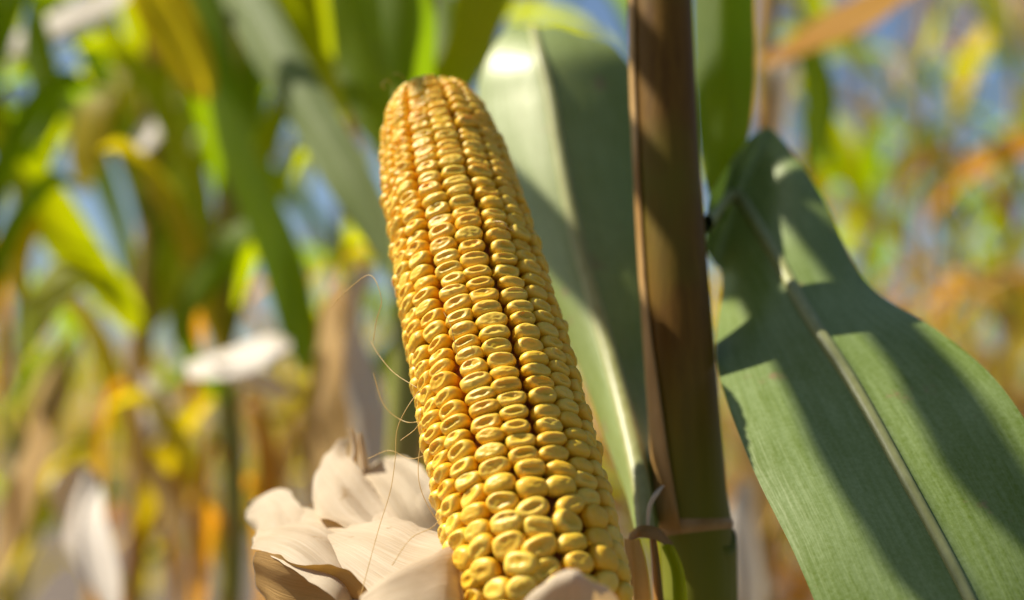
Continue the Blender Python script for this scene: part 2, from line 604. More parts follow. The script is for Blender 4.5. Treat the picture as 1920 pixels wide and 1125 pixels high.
recs = []
for (sc, ph, pitch, rr, sl, low, r_) in kern:
    radial = (E2 * math.cos(ph) + E1 * math.sin(ph)).normalized()
    up = (radial - AX * sl).normalized()
    ax = (AX + radial * sl).normalized()
    tan = ax.cross(up).normalized()
    lift = rnd.gauss(0, 0.00035) + 0.0004 * nz(sc * 60, r_ * 3.3, 2.0)
    pos = MID + AX * sc + radial * (rr + lift)
    wdt = 2 * math.pi * rr / ROWS * 0.5 * rnd.uniform(0.87, 0.98) * (1 + 0.12 * low)
    if rr < 0.0125: wdt = min(wdt * 1.7, 0.0042)
    thk = pitch * 0.5 * rnd.uniform(1.0, 1.1) * (1 + 0.10 * low)
    hz_ = rnd.uniform(0.9, 1.1) * min(1.0, rr / 0.016)
    # lean and turn a little
    rot = Matrix((tan, ax, up)).transposed()
    jit = Matrix.Rotation(0.10 + rnd.gauss(0, 0.08 + 0.06 * low), 3, 'X') @ Matrix.Rotation(rnd.gauss(0, 0.05), 3, 'Y') @ \
        Matrix.Rotation(rnd.gauss(0, 0.06) + low * rnd.uniform(-.4, .4), 3, 'Z')
    rot = rot @ jit
    mtx = Matrix.Translation(pos) @ rot.to_4x4() @ Matrix.Diagonal((wdt, thk, hz_, 1))
    facing = up.dot((CAM - pos).normalized())
    rightness = math.sin(ph)
    psm = 0.05 + 0.5 * max(0, rightness - 0.25) * (1 if sc < -0.02 else 0.35) + 0.55 * low * max(0.15, rightness + 0.1)
    if rnd.random() < psm:
        vi = 16 + rnd.randrange(5)
    else:
        vi = rnd.randrange(16)
    recs.append((facing, mtx, vi))

recs.sort(key=lambda q: -q[0])
inv = Matrix.Translation(-Vector(ear.location))
restV, restF, restC = [], [], []
for i, (fc, mtx, vi) in enumerate(recs):
    loc = inv @ mtx
    if i < 300:
        o = bpy.data.objects.new('kernel', variants[vi])
        col.objects.link(o)
        o.parent = ear
        o.matrix_local = loc
    else:
        me = variants[vi]
        base = len(restV)
        restV += [tuple(loc @ v.co) for v in me.vertices]
        restF += [tuple(base + q for q in p.vertices) for p in me.polygons]
        restC += [me.attributes['crown'].data[q].value for q in range(len(me.vertices))]
me = bpy.data.meshes.new('kernel_rows')
me.from_pydata(restV, [], restF)
at = me.attributes.new('crown', 'FLOAT', 'POINT')
at.data.foreach_set('value', restC)
me.polygons.foreach_set('use_smooth', [True] * len(me.polygons))
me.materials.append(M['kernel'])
kr = bpy.data.objects.new('kernel_rows', me)
col.objects.link(kr); kr.parent = ear
tag(kr, kind='stuff')

# cob core
cv, cn = [], 30
for q in range(cn):
    s = S0 - 0.004 + (S1 - 0.004 - S0) * q / (cn - 1)
    r_c = max(0.002, rad(s) - 0.0062)
    for j in range(28):
        t = 2 * math.pi * j / 28
        cv.append(tuple(MID + AX * s + (E2 * math.cos(t) + E1 * math.sin(t)) * r_c))
mesh_obj('cob', cv, grid_faces(cn, 28, True), M['cob'], ear, root=ear)

# the shank that carries the ear on its stalk
b0 = MID + AX * (S0 - 0.002); b1 = P(1312, 1420, .513)
V, Fc = tube(catmull([tuple(b0), tuple(b0 - AX * 0.03), tuple((b0 - AX * 0.05) * 0.5 + b1 * 0.5), tuple(b1)], 16), [0.013 - 0.0003 * i for i in range(16)], 16)
mesh_obj('shank', V, Fc, M['stalk_green'], ear, root=ear)

# husk leaves peeled back round the base of the ear
husks = [
    # bright sheet spreading left from the ear
    ([((930, 1130, .44), (900, 1180, .42), (880, 1240, .41)),
      ((862, 1012, .455), (850, 1075, .43), (800, 1170, .405)),
      ((790, 985, .47), (740, 1040, .445), (690, 1150, .42)),
      ((690, 960, .49), (640, 1010, .47), (600, 1080, .445)),
      ((600, 950, .51), (570, 985, .495), (545, 1020, .48)),
      ((520, 950, .53), (515, 962, .525), (512, 975, .52))], 0.004, 1.0),
    # front sheet lying in its own shade at the foot of the ear
    ([((905, 1110, .428), (915, 1160, .42), (930, 1230, .41)),
      ((868, 1040, .425), (850, 1110, .405), (850, 1220, .385)),
      ((800, 1045, .415), (780, 1120, .395), (770, 1230, .375)),
      ((735, 1075, .405), (715, 1140, .39), (700, 1230, .375)),
      ((680, 1120, .40), (670, 1160, .39), (660, 1220, .38))], 0.002, 2.0),
    # pale sheet standing up behind
    ([((900, 1080, .49), (870, 1110, .48), (840, 1140, .47)),
      ((830, 935, .51), (780, 985, .49), (720, 1030, .47)),
      ((800, 880, .525), (740, 920, .51), (660, 970, .495)),
      ((760, 850, .54), (700, 880, .53), (640, 925, .52)),
      ((720, 842, .555), (690, 862, .55), (660, 880, .545))], 0.004, 3.0),
    # shaded fold
    ([((860, 1060, .475), (830, 1085, .465), (800, 1110, .455)),
      ((760, 975, .49), (730, 1000, .48), (700, 1020, .47)),
      ((680, 890, .515), (640, 930, .50), (600, 970, .49)),
      ((650, 850, .54), (615, 890, .525), (590, 940, .515)),
      ((655, 822, .55), (622, 860, .54), (595, 905, .53))], 0.004, 4.0),
    # curled tan sheet to the far left
    ([((720, 1150, .445), (710, 1180, .44), (700, 1210, .43)),
      ((690, 1060, .455), (655, 1085, .435), (630, 1120, .425)),
      ((640, 1010, .47), (590, 1035, .45), (550, 1070, .44)),
      ((560, 985, .49), (515, 1010, .475), (482, 1040, .47)),
      ((490, 980, .50), (475, 995, .495), (466, 1015, .49))], 0.0035, 5.0),
    # lower curled edge
    ([((740, 1150, .425), (735, 1200, .42), (730, 1240, .41)),
      ((640, 1085, .428), (625, 1140, .44), (615, 1200, .45)),
      ((550, 1058, .438), (535, 1115, .455), (525, 1180, .465)),
      ((472, 1036, .465), (480, 1085, .475), (500, 1150, .48))], 0.003, 6.0),
    # pale left upper tatter
    ([((600, 1020, .50), (580, 1040, .49), (560, 1060, .485)),
      ((560, 945, .52), (520, 985, .505), (490, 1020, .50)),
      ((520, 905, .54), (490, 945, .53), (465, 985, .525)),
      ((470, 945, .55), (462, 960, .55), (458, 975, .545))], 0.003, 7.0),
    # front tip below the ear
    ([((940, 1200, .39), (1060, 1210, .385), (1190, 1200, .39)),
      ((975, 1140, .385), (1065, 1130, .378), (1165, 1140, .385)),
      ((1010, 1100, .382), (1072, 1085, .376), (1130, 1095, .382)),
      ((1055, 1078, .383), (1080, 1074, .381), (1105, 1080, .383))], 0.0012, 8.0),
]
for st, cr, sdd in husks:
    sheet('husk_leaf', st, M['husk_brown' if sdd == 6.0 else 'husk'], ear, ear, n=80, m=41, fold=0.2, wav=0.006, wf=14, seed=sdd, crumple=cr * 0.9, cf=20, ragged=0.12, pleat=cr * 0.2)
# upright tatters of the husk
for (x0, y0, x1, y1, wd, dd, sdd) in [(650, 930, 660, 800, 12, .535, 11), (676, 940, 682, 812, 9, .54, 12)]:
    st = []
    for q in range(4):
        t = q / 3
        x = x0 + (x1 - x0) * t + 8 * math.sin(t * 5 + sdd); y = y0 + (y1 - y0) * t
        ww = wd * (1 - 0.6 * t)
        st.append(((x - ww, y, dd), (x, y, dd - .004), (x + ww, y, dd + .003)))
    sheet('husk_strip', st, M['husk'], ear, ear, n=16, m=7, fold=0.3, crumple=0.0008, seed=sdd)

# silk threads
silks = [[(695, 640, .47), (712, 668, .465), (740, 700, .458), (782, 727, .45)],
         [(785, 733, .45), (760, 770, .447), (744, 808, .445), (741, 860, .443), (732, 920, .44), (712, 985, .435), (694, 1050, .43), (676, 1118, .425)],
         [(797, 806, .45), (786, 850, .448), (786, 905, .446), (806, 955, .444), (842, 1004, .44)],
         [(790, 765, .452), (782, 800, .45), (751, 826, .45)],
         [(620, 577, .47), (650, 545, .468), (694, 516, .465), (715, 560, .46), (706, 600, .465), (700, 640, .468)],
         [(914, 416, .474), (930, 415, .470), (945, 418, .468), (953, 428, .469), (963, 433, .473)],
         [(832, 585, .444), (845, 610, .441), (852, 640, .4405), (858, 668, .440)]]
silks += [[(722, 168, .535), (716, 160, .533), (724, 150, .534), (735, 158, .536)],
          [(760, 150, .54), (748, 138, .538), (736, 140, .536)],
          [(700, 700, .47), (720, 760, .465), (758, 790, .46), (792, 790, .452)],
          [(690, 860, .47), (730, 845, .465), (770, 860, .46), (806, 850, .45)],
          [(845, 940, .432), (815, 985, .43), (770, 1010, .428), (735, 1060, .425)]]
for q, s_ in enumerate(silks):
    path = catmull([tuple(P(*p)) for p in s_], 40)
    rads = [0.00011 * (1.7 if q == 5 else 1.0) * (1 + 0.3 * nz(i * 0.3, q)) for i in range(40)]
    V, Fc = tube(path, rads, 6)
    mesh_obj('silk_thread', V, Fc, M['silk'], ear, root=ear)

# ------------------------------------------------------------------ the plant that bears the ear
hero = empty('corn_plant', (P(1320, 1125, 0.515).x, P(1320, 1125, 0.515).y, 0.0))
tag(hero, 'corn plant with thick dark brown stalk and broad waxy leaves beside the yellow ear', 'corn plant')


def stalk_path(pts, n=40):
    return catmull([tuple(p) for p in pts], n)


base = Vector(hero.location)
sp = [base, P(1322, 1500, .512), P(1310, 1125, .515), P(1301, 980, .518), P(1272, 600, .53), P(1252, 300, .545), P(1240, 0, .56), P(1225, -500, .59), P(1215, -1000, .62), P(1210, -1800, .65)]
path = stalk_path(sp, 120)
NODE = np.array(tuple(P(1300, 985, .518)))
rs = []
for p in path:
    dn = np.linalg.norm(p - NODE) * (1 if p[2] > NODE[2] else -1)
    r_ = 0.0128 - 0.0012 * max(0, min(1, dn / 0.3)) + 0.0007 * math.exp(-(dn / 0.008) ** 2)
    rs.append(r_)
V, Fc = tube(path, rs, 32)
stalk = mesh_obj('stalk', V, Fc, M['stalk_hero'], hero, root=hero)
def wrap(name, y0, y1, a0, a1, mat, lift, parent, seed, n=40, m=14, fray=0.0):
    """a leaf sheath wrapped round part of the stalk between photo heights y0 and y1; angles from the side facing the camera, + to the right"""
    V, UVs = [], []
    for i in range(n):
        t = i / (n - 1)
        # stalk centre at that height by path search
        zt = P(1280, y0 + (y1 - y0) * t, .525).z
        q = int(np.argmin(np.abs(path[:, 2] - zt)))
        if q + 1 < len(path) and path[q + 1, 2] != path[q, 2]:
            f = (zt - path[q, 2]) / (path[q + 1, 2] - path[q, 2])
            c = path[q] + (path[q + 1] - path[q]) * f
        else:
            c = path[q]
        r0 = rs[q] + lift * (1 + 0.3 * nz(t * 4, seed))
        A0 = a0(t) if callable(a0) else a0
        A1 = a1(t) if callable(a1) else a1
        A0 += fray * nz(t * 9, seed, 1.7); A1 += fray * nz(t * 9, seed, 7.7)
        for j in range(m):
            a = A0 + (A1 - A0) * j / (m - 1)
            rr = r0 + 0.0004 * nz(a * 4, t * 3, seed)
            V.append((c[0] + rr * math.sin(a), c[1] - rr * math.cos(a), c[2]))
            UVs.append((j / (m - 1), t * 4))
    o = mesh_obj(name, V, grid_faces(n, m), mat, parent, UVs, root=hero)
    md = o.modifiers.new('thickness', 'SOLIDIFY'); md.thickness = 0.0006; md.offset = 1
    return o


wrap('leaf_sheath', 985, -700, R(-150), lambda t: R(-63 + 36 * max(0, .25 - t) * 4), M['sheath'], 0.0007, stalk, 3.0, fray=0.06)
ax_st = np.array(tuple(P(1285, 800, .524))) - NODE; ax_st /= np.linalg.norm(ax_st)
nz_ = np.linspace(-.006, .006, 13)
V, Fc = tube([NODE + ax_st * z for z in nz_], [0.0129 + 0.0015 * math.exp(-(z / .0026) ** 2) for z in nz_], 32)
mesh_obj('node', V, Fc, M['node'], stalk, root=hero)

# small dry collar and strips at the node
for st, mt in [
    ([((1180, 1000, .488), (1178, 1010, .486), (1176, 1020, .485)), ((1200, 985, .484), (1200, 995, .481), (1202, 1008, .480)),
      ((1235, 990, .488), (1236, 1003, .486), (1238, 1018, .486)), ((1262, 1018, .494), (1260, 1030, .492), (1258, 1040, .492))], M['sheath']),
    ([((1170, 1010, .485), (1185, 1012, .48), (1200, 1010, .482)), ((1172, 1060, .485), (1190, 1062, .478), (1212, 1058, .482)),
      ((1176, 1140, .485), (1195, 1140, .476), (1222, 1140, .482)), ((1178, 1240, .485), (1200, 1240, .476), (1228, 1240, .482))], M['dry']),
    ([((1218, 1010, .487), (1224, 1008, .484), (1230, 1010, .487)), ((1222, 1060, .487), (1230, 1060, .483), (1238, 1060, .487)),
      ((1226, 1140, .487), (1236, 1140, .483), (1246, 1140, .487)), ((1230, 1240, .487), (1240, 1240, .483), (1250, 1240, .487))], M['sheath']),
    ([((1240, 1025, .488), (1252, 1020, .485), (1264, 1024, .488)), ((1258, 1070, .487), (1270, 1066, .483), (1282, 1070, .487)),
      ((1262, 1140, .487), (1276, 1140, .483), (1290, 1140, .487)), ((1264, 1240, .487), (1280, 1240, .483), (1296, 1240, .487))], M['lime']),
    ([((1212, 985, .492), (1214, 986, .491), (1218, 986, .492)), ((1214, 950, .492), (1218, 948, .490), (1222, 950, .492)),
      ((1226, 925, .494), (1231, 922, .492), (1236, 926, .494)), ((1240, 912, .500), (1243, 910, .498), (1246, 912, .500))], M['pale']),
]:
    sheet('collar', st, mt, hero, hero, n=18, m=7, fold=0.2, wav=0.001)

# leaf rising behind the ear
stK = [((1188, 1012, .497), (1212, 1000, .496), (1240, 1000, .503)),
       ((1168, 900, .525), (1196, 880, .515), (1245, 880, .530)),
       ((1095, 700, .570), (1150, 690, .555), (1245, 700, .575)),
       ((990, 480, .610), (1088, 470, .590), (1240, 480, .615)),
       ((920, 330, .635), (1052, 300, .612), (1225, 300, .640)),
       ((893, 200, .655), (1030, 170, .630), (1205, 180, .655)),
       ((915, 110, .665), (1010, 95, .645), (1150, 85, .665)),
       ((965, 58, .690), (1000, 52, .675), (1095, 55, .69)),
       ((985, 75, .740), (1010, 70, .730), (1070, 75, .74)),
       ((1000, 160, .80), (1015, 160, .80), (1040, 160, .80))]
kleaf = sheet('leaf', stK, M['waxy_leaf'], hero, hero, n=70, m=21, fold=0.40, wav=0.010, wf=6, seed=2.0, rib=M['rib'], ribw=0.0040)
# broad leaf at the right, arching towards the camera
stN = [((1318, 470, .555), (1325, 420, .555), (1330, 360, .56)),
       ((1345, 485, .598), (1378, 365, .612), (1432, 240, .63)),
       ((1343, 600, .560), (1440, 455, .575), (1530, 350, .595)),
       ((1349, 710, .518), (1512, 585, .532), (1620, 520, .550)),
       ((1402, 860, .474), (1602, 725, .492), (1760, 622, .512)),
       ((1488, 1020, .441), (1702, 905, .456), (1888, 730, .478)),
       ((1560, 1190, .420), (1812, 1112, .428), (2010, 930, .446)),
       ((1650, 1360, .405), (1900, 1310, .41), (2090, 1160, .425)),
       ((1830, 1560, .395), (1960, 1560, .395), (2060, 1500, .40))]
nleaf = sheet('leaf', stN, M['hero_leaf'], hero, hero, n=70, m=25, fold=0.45, wav=0.010, wf=5, seed=5.0, rib=M['rib'], ribw=0.0040)
# dark strap behind the stalk
stM = [((1345, 420, .60), (1352, 415, .60), (1360, 410, .60)),
       ((1320, 330, .61), (1352, 330, .605), (1384, 330, .61)),
       ((1305, 200, .625), (1358, 200, .618), (1411, 200, .625)),
       ((1300, 0, .65), (1358, 0, .64), (1415, 0, .65)),
       ((1300, -200, .68), (1358, -200, .67), (1410, -200, .68)),
       ((1320, -420, .74), (1358, -420, .73), (1400, -420, .74))]
sheet('leaf', stM, M['green'], hero, hero, n=40, m=13, fold=0.4, wav=0.004, seed=8.0)

# unseen higher leaves of this plant, added and shaped to throw the dappled shade
def shade_leaf(pts, t, mat='green', seed=0.0, tip=0.15, to_stalk=True):
    """pts: (x, y, d, half width in photo units) where the shade of this leaf falls; the leaf hangs t metres towards the sun"""
    C = [np.array(tuple(P(x, y, d) + SUN * t)) for x, y, d, _ in pts]
    W = [h / F * d for _, _, d, h in pts]
    if to_stalk:
        q = int(np.argmin(np.linalg.norm(path - (C[0] + np.array([0, 0, -0.03])), axis=1)))
        b = path[q]
        C = [b, 0.5 * (b + C[0]) + np.array([0, 0, 0.02])] + C
        W = [0.012, 0.7 * W[0] + 0.3 * 0.012] + W
    C = catmull(C, 40)
    W = np.interp(np.linspace(0, 1, 40), np.linspace(0, 1, len(W)), W)
    V, UVs = [], []
    sn = np.array(tuple(SUN))
    for i in range(40):
        tg = C[min(i + 1, 39)] - C[max(i - 1, 0)]
        sdv = np.cross(tg, sn); sdv /= np.linalg.norm(sdv) + 1e-9
        nn_ = np.cross(sdv, tg); nn_ /= np.linalg.norm(nn_) + 1e-9
        for j in range(9):
            u = -1 + j / 4
            ww = W[i] * (1 + 0.12 * nz(i * 0.3, u, seed))
            V.append(C[i] + sdv * ww * u + nn_ * (0.25 * abs(u) * W[i] + 0.004 * nz(i * 0.35, u * 1.2, seed)))
            UVs.append((u * 0.5 + 0.5, i * 0.2))
    mesh_obj('leaf', V, grid_faces(40, 9), M[mat], hero, UVs, root=hero)  # added leaf, laid out backwards from where its shadow should fall


shade_leaf([(1380, 470, .595, 40), (1470, 600, .555, 44), (1590, 770, .502, 52), (1670, 930, .462, 56), (1740, 1080, .432, 50), (1800, 1200, .42, 10)], 0.62, seed=1.0)
shade_leaf([(1440, 330, .615, 20), (1560, 470, .575, 34), (1740, 690, .515, 42), (1870, 860, .475, 54), (1960, 1020, .45, 50), (2060, 1180, .43, 10)], 0.66, seed=2.0)

# ------------------------------------------------------------------ plants of the field
def tassel(plant, top, seed, size=0.26):
    V, Fs = [], []
    def branch(p0, az_, el_, ln, r0):
        p = np.array(p0, dtype=float); pts = []; e = el_
        for i in range(8):
            pts.append(p.copy())
            p = p + np.array([math.cos(az_) * math.cos(e), math.sin(az_) * math.cos(e), math.sin(e)]) * ln / 7
            e -= 0.10
        rr = [r0 * (0.6 + 0.7 * math.sin(math.pi * min(1, 0.15 + i / 7 * 0.85))) for i in range(8)]
        v, f = tube(pts, rr, 6)
        b = len(V); V.extend(v); Fs.extend([tuple(b + q for q in ff) for ff in f])
    branch(top, 0, R(89), size, 0.0045)
    rg = random.Random(seed)
    for q in range(9):
        h = np.array(top) + np.array([0, 0, size * 0.35 * q / 9])
        branch(h, rg.random() * 6.28, R(rg.uniform(45, 75)), size * rg.uniform(.6, .85), 0.0032)
    local_obj('tassel', V, Fs, M['tassel'], plant)


def make_plant(seed, height=2.05, dryness=0.5, with_ear=True, rad0=0.0125, stalkm=None):
    """one maize plant at the origin, foot on the ground"""
    rg = random.Random(seed)
    root = empty('corn_plant', (0, 0, 0))
    pts = []
    lx, ly = rg.uniform(-.05, .05), rg.uniform(-.05, .05)
    nn = 26
    for i in range(nn):
        t = i / (nn - 1)
        pts.append((lx * t * t + 0.004 * math.sin(i * 1.7), ly * t * t, -0.02 + (height - 0.25 + 0.02) * t))
    V, Fc = tube(pts, [rad0 * (1.05 - 0.65 * (i / nn)) for i in range(nn)], 10)
    sm = stalkm or (M['stalk_dry'] if dryness > 0.5 else M['stalk_green'])
    st_ = local_obj('stalk', V, Fc, sm, root)
    az_ = rg.random() * 6.28
    nl = 15
    for q in range(nl):
        t = 0.10 + 0.86 * q / (nl - 1)
        i = int(t * (nn - 1)); b = pts[i]
        hgt = t
        x = hgt + rg.gauss(0, 0.13) - (dryness - 0.5) * 0.9
        if x < 0.42: mt = rg.choice(['dry', 'amber', 'amber', 'amber', 'yellow', 'dry', 'pale'])
        elif x < 0.60: mt = rg.choice(['yellow', 'lime', 'dry', 'amber'])
        elif x < 0.72: mt = rg.choice(['green', 'lime', 'yellow', 'lime'])
        else: mt = rg.choice(['green', 'green', 'lime'])
        dryl = mt in ('dry', 'pale', 'amber')
        ln = rg.uniform(.55, .8) * (1 - 0.45 * max(0, hgt - 0.7) / 0.3) * (0.85 if dryl else 1)
        wd = rg.uniform(.045, .07) * (0.65 if dryl else 1)
        a = az_ + (math.pi if q % 2 else 0) + rg.gauss(0, .35)
        add_blade(root, M[mt], b, a, ln, wd, R(rg.uniform(52, 72)), (rg.uniform(4.5, 7.0) if dryl else rg.uniform(2.0, 3.8)),
                  twist=rg.uniform(-1.6, 1.6) if dryl else rg.uniform(-.6, .6), seed=seed * 3.1 + q, wave=0.3 if dryl else 0.12)
    if with_ear:
        i = int(0.5 * nn); b = np.array(pts[i]); a = az_ + 1.0
        d = np.array([math.cos(a) * .35, math.sin(a) * .35, .93])
        prof = [(.0, .006), (.03, .016), (.08, .024), (.14, .022), (.19, .014), (.23, .004)]
        V, Fc = tube([b + np.array([math.cos(a), math.sin(a), 0]) * .012 + d * z for z, _ in prof], [r for _, r in prof], 12)
        local_obj('husked_ear', V, Fc, M['dry'] if False else M['sheath'], root)
    tassel(root, pts[-1], seed)
    return root


def copy_tree(o, parent=None):
    c = o.copy(); col.objects.link(c); c.parent = parent
    for ch in o.children: copy_tree(ch, c)
    return c


protos = [make_plant(s, h, d) for s, h, d in [(1, 2.15, .30), (2, 2.0, .62), (3, 2.2, .45), (4, 1.95, .85), (5, 2.1, .40), (6, 2.05, .75)]]


def at_x(xpx, d):
    p = P(xpx, 562, d)
    return (p.x, p.y, 0)


def strap(pts, d0=None, lean=0.0):
    """stations from a centre line: (x, y, d, half width) with the width square to the line in the photo"""
    out = []
    for i, (x, y, d, h) in enumerate(pts):
        a = pts[max(0, i - 1)]; b = pts[min(len(pts) - 1, i + 1)]
        tx, ty = b[0] - a[0], b[1] - a[1]
        ln = math.hypot(tx, ty) or 1
        nx, ny = -ty / ln, tx / ln
        if nx > 0: nx, ny = -nx, -ny
        out.append(((x + nx * h, y + ny * h, d + lean), (x, y, d - 0.012 * h / 50), (x - nx * h, y - ny * h, d - lean)))
    return out


def plant_with(label, xb, d, xt, st_mat, leaves, radius=0.0125, wild=0, wild_from=1150, height=2.0):
    """a nearer plant: stalk from the ground through photo positions (xb, 1125) and (xt, 0), leaves given as stations"""
    p0, p1 = P(xb, 1125, d), P(xt, 0, d)
    dirv = (p1 - p0) / (p1.z - p0.z)
    foot = p0 - dirv * p0.z
    root = empty('corn_plant', foot)
    pts = [tuple(foot + dirv * (height * i / 23 - 0.02) + Vector((0.004 * math.sin(i * 1.9 + xb), 0, 0))) for i in range(24)]
    V, Fc = tube(pts, [radius * (1.08 - 0.5 * i / 24) for i in range(24)], 14)
    mesh_obj('stalk', V, Fc, M[st_mat], root, root=root)
    for q, (mat, st, kw) in enumerate(leaves):
        sheet('leaf', st, M[mat], root, root, **{**dict(n=34, m=11, fold=0.4, wav=0.008, wf=6, seed=xb * 0.37 + q), **kw})
    if wild:
        rg = random.Random(wild)
        y0, sd_ = wild_from, 1
        while y0 > -60:
            xs = xb + (xt - xb) * (1125 - y0) / 1125
            sd_ = -sd_
            if y0 > 760: mt = rg.choice(['amber', 'amber', 'dry', 'amber', 'yellow'])
            elif y0 > 430: mt = rg.choice(['amber', 'yellow', 'lime', 'lime', 'green'])
            else: mt = rg.choice(['lime', 'green', 'lime', 'green'])
            hang = mt in ('amber', 'dry')
            L_ = rg.uniform(.75, 1.2) if hang else rg.uniform(1.1, 1.9); hw = rg.uniform(15, 24) * (0.75 if hang else 1)
            e = sd_ * L_; dz = rg.uniform(-.12, .14)
            if hang:
                pl = [(xs, y0, d, 8), (xs + 35 * e, y0 - 50, d + dz * .3, hw), (xs + 62 * e, y0 + 30, d + dz * .6, hw), (xs + 70 * e, y0 + 150, d + dz, hw * .8), (xs + 66 * e, y0 + 270, d + dz, 3)]
            else:
                pl = [(xs, y0, d, 9), (xs + 32 * e, y0 - 140 * L_, d + dz * .3, hw), (xs + 75 * e, y0 - 250 * L_, d + dz * .6, hw), (xs + 130 * e, y0 - 310 * L_, d + dz * .9, hw * .8), (xs + 185 * e, y0 - 290 * L_, d + dz, 3)]
            sheet('leaf', strap(pl, lean=rg.uniform(-.012, .018)), M[mt], root, root, n=26, m=7, fold=.5, wav=.006, wf=6, seed=y0 * .13)
            y0 -= rg.uniform(48, 80)
    tag(root, label, 'corn plant', 'corn plants in the field behind the ear')
    return root


plant_with('corn plant just behind the ear with dark stalk and long arching grey green leaf', 738, .80, 790, 'stalk_green', [
    ('dusty', strap([(768, 640, .80, 14), (742, 500, .81, 30), (655, 335, .84, 40), (545, 150, .90, 44), (450, -20, .97, 42), (350, -190, 1.05, 22), (310, -260, 1.08, 5)], lean=0.006), dict(fold=.8)),
    ('dry', strap([(650, 960, .92, 30), (625, 860, .93, 36), (618, 720, .94, 34), (640, 600, .95, 30), (650, 500, .96, 8)], lean=.03), dict(crumple=0.010, cf=12)),
    ('pale', strap([(700, 960, .90, 24), (680, 840, .92, 34), (672, 700, .94, 36), (668, 590, .95, 26), (690, 500, .96, 8)], lean=-.03), dict(crumple=0.010, cf=14)),
    ('green', strap([(770, 330, .86, 20), (700, 180, .90, 50), (670, 40, .95, 52), (650, -120, 1.0, 40), (640, -240, 1.04, 6)], lean=-.02), {}),
    ('lime', strap([(775, 260, .90, 16), (850, 140, .93, 44), (900, 20, .97, 50), (960, -120, 1.02, 40), (1000, -200, 1.05, 6)]), {}),
    ('green', strap([(790, 260, .76, 10), (772, 120, .77, 44), (765, 0, .78, 52), (740, -140, .80, 40), (720, -240, .82, 6)], lean=-.01), {}),
    ('green', strap([(770, 200, .88, 14), (800, 60, .92, 40), (790, -80, .96, 44), (760, -250, 1.0, 8)], lean=.02), {}),
])
plant_with('corn plant with dark green straps and a bright lime leaf left of the ear', 432, 1.15, 420, 'stalk_green', [
    ('green', strap([(345, -120, 1.12, 30), (385, 40, 1.1, 34), (435, 250, 1.08, 36), (520, 470, 1.05, 42), (560, 620, 1.03, 30), (572, 700, 1.02, 6)], lean=.012), {}),
    ('green', strap([(432, 760, 1.15, 14), (345, 620, 1.12, 24), (385, 520, 1.11, 26), (440, 450, 1.10, 22), (500, 400, 1.1, 6)], lean=.01), {}),
    ('lime', strap([(640, 260, 1.0, 10), (610, 150, 1.0, 46), (585, 20, 1.0, 66), (565, -120, 1.0, 60), (540, -260, 1.0, 8)], lean=-.02), {}),
    ('pale', strap([(350, 690, .98, 12), (430, 675, .97, 26), (510, 655, .96, 28), (545, 650, .96, 12)], lean=.02), {}),
    ('pale', strap([(395, 690, .98, 10), (470, 715, .97, 22), (530, 735, .96, 20), (560, 745, .96, 6)], lean=.02), {}),
    ('amber', strap([(560, 20, 1.3, 20), (590, 120, 1.28, 24), (640, 230, 1.26, 20), (670, 300, 1.26, 6)]), {}),
], wild=5)
plant_with('corn plant with a broad yellow leaf blade hanging near the upper left corner', 250, 1.40, 290, 'stalk_dry', [
    ('yellow', strap([(240, -160, 1.02, 40), (285, -20, 1.02, 54), (325, 70, 1.01, 50), (362, 150, 1.0, 34), (385, 190, 1.0, 8)], lean=-.03), {}),
    ('pale', strap([(325, 190, 1.3, 8), (300, 220, 1.3, 18), (265, 260, 1.3, 20), (235, 300, 1.3, 6)], lean=.02), {}),
    ('yellow', strap([(230, 140, 1.38, 10), (185, 200, 1.36, 34), (165, 280, 1.35, 38), (155, 360, 1.34, 10)], lean=.01), {}),
    ('lime', strap([(280, 420, 1.42, 14), (330, 330, 1.42, 30), (400, 270, 1.42, 30), (450, 240, 1.42, 6)]), {}),
    ('lime', strap([(265, 640, 1.42, 14), (330, 520, 1.42, 30), (370, 400, 1.42, 30), (390, 300, 1.42, 6)], lean=.02), {}),
    ('pale', strap([(275, 700, 1.3, 8), (288, 740, 1.29, 22), (292, 790, 1.28, 24), (290, 830, 1.28, 8)]), {}),
    ('dry', strap([(285, 870, 1.2, 8), (308, 915, 1.2, 18), (326, 980, 1.2, 16), (345, 1040, 1.2, 5)], lean=.02), {}),
    ('amber', strap([(300, 200, 1.46, 10), (315, 260, 1.45, 30), (310, 340, 1.45, 26), (300, 420, 1.45, 6)]), {}),
], wild=3)
plant_with('corn plant at the left edge with bright cream dry leaf hanging low', -60, 1.10, -70, 'stalk_dry', [
    ('pale', strap([(118, 880, 1.08, 26), (135, 905, 1.06, 48), (160, 990, 1.0, 44), (195, 1080, .95, 30), (225, 1180, .90, 10)], lean=.030), dict(fold=.15, wav=.003)),
    ('dry', strap([(60, 760, 1.08, 10), (70, 830, 1.06, 24), (45, 920, 1.05, 28), (20, 1010, 1.05, 22), (-20, 1100, 1.05, 6)], lean=.02), {}),
    ('lime', strap([(-40, 180, 1.1, 30), (40, 320, 1.12, 42), (130, 450, 1.14, 44), (220, 560, 1.16, 30), (260, 620, 1.18, 6)], lean=.015), {}),
    ('lime', strap([(50, 660, 1.1, 16), (90, 560, 1.12, 36), (150, 500, 1.14, 36), (210, 520, 1.15, 8)], lean=.03), {}),
    ('yellow', strap([(40, 560, 1.1, 14), (30, 480, 1.12, 30), (60, 400, 1.14, 30), (110, 340, 1.15, 6)]), {}),
    ('green', strap([(40, 300, 1.1, 14), (90, 200, 1.12, 30), (70, 90, 1.14, 30), (60, -20, 1.15, 6)]), {}),
    ('pale', strap([(-60, 120, 1.15, 20), (60, 70, 1.2, 26), (170, 20, 1.25, 24), (260, -30, 1.3, 6)], lean=.02), {}),
], wild=8, wild_from=780)
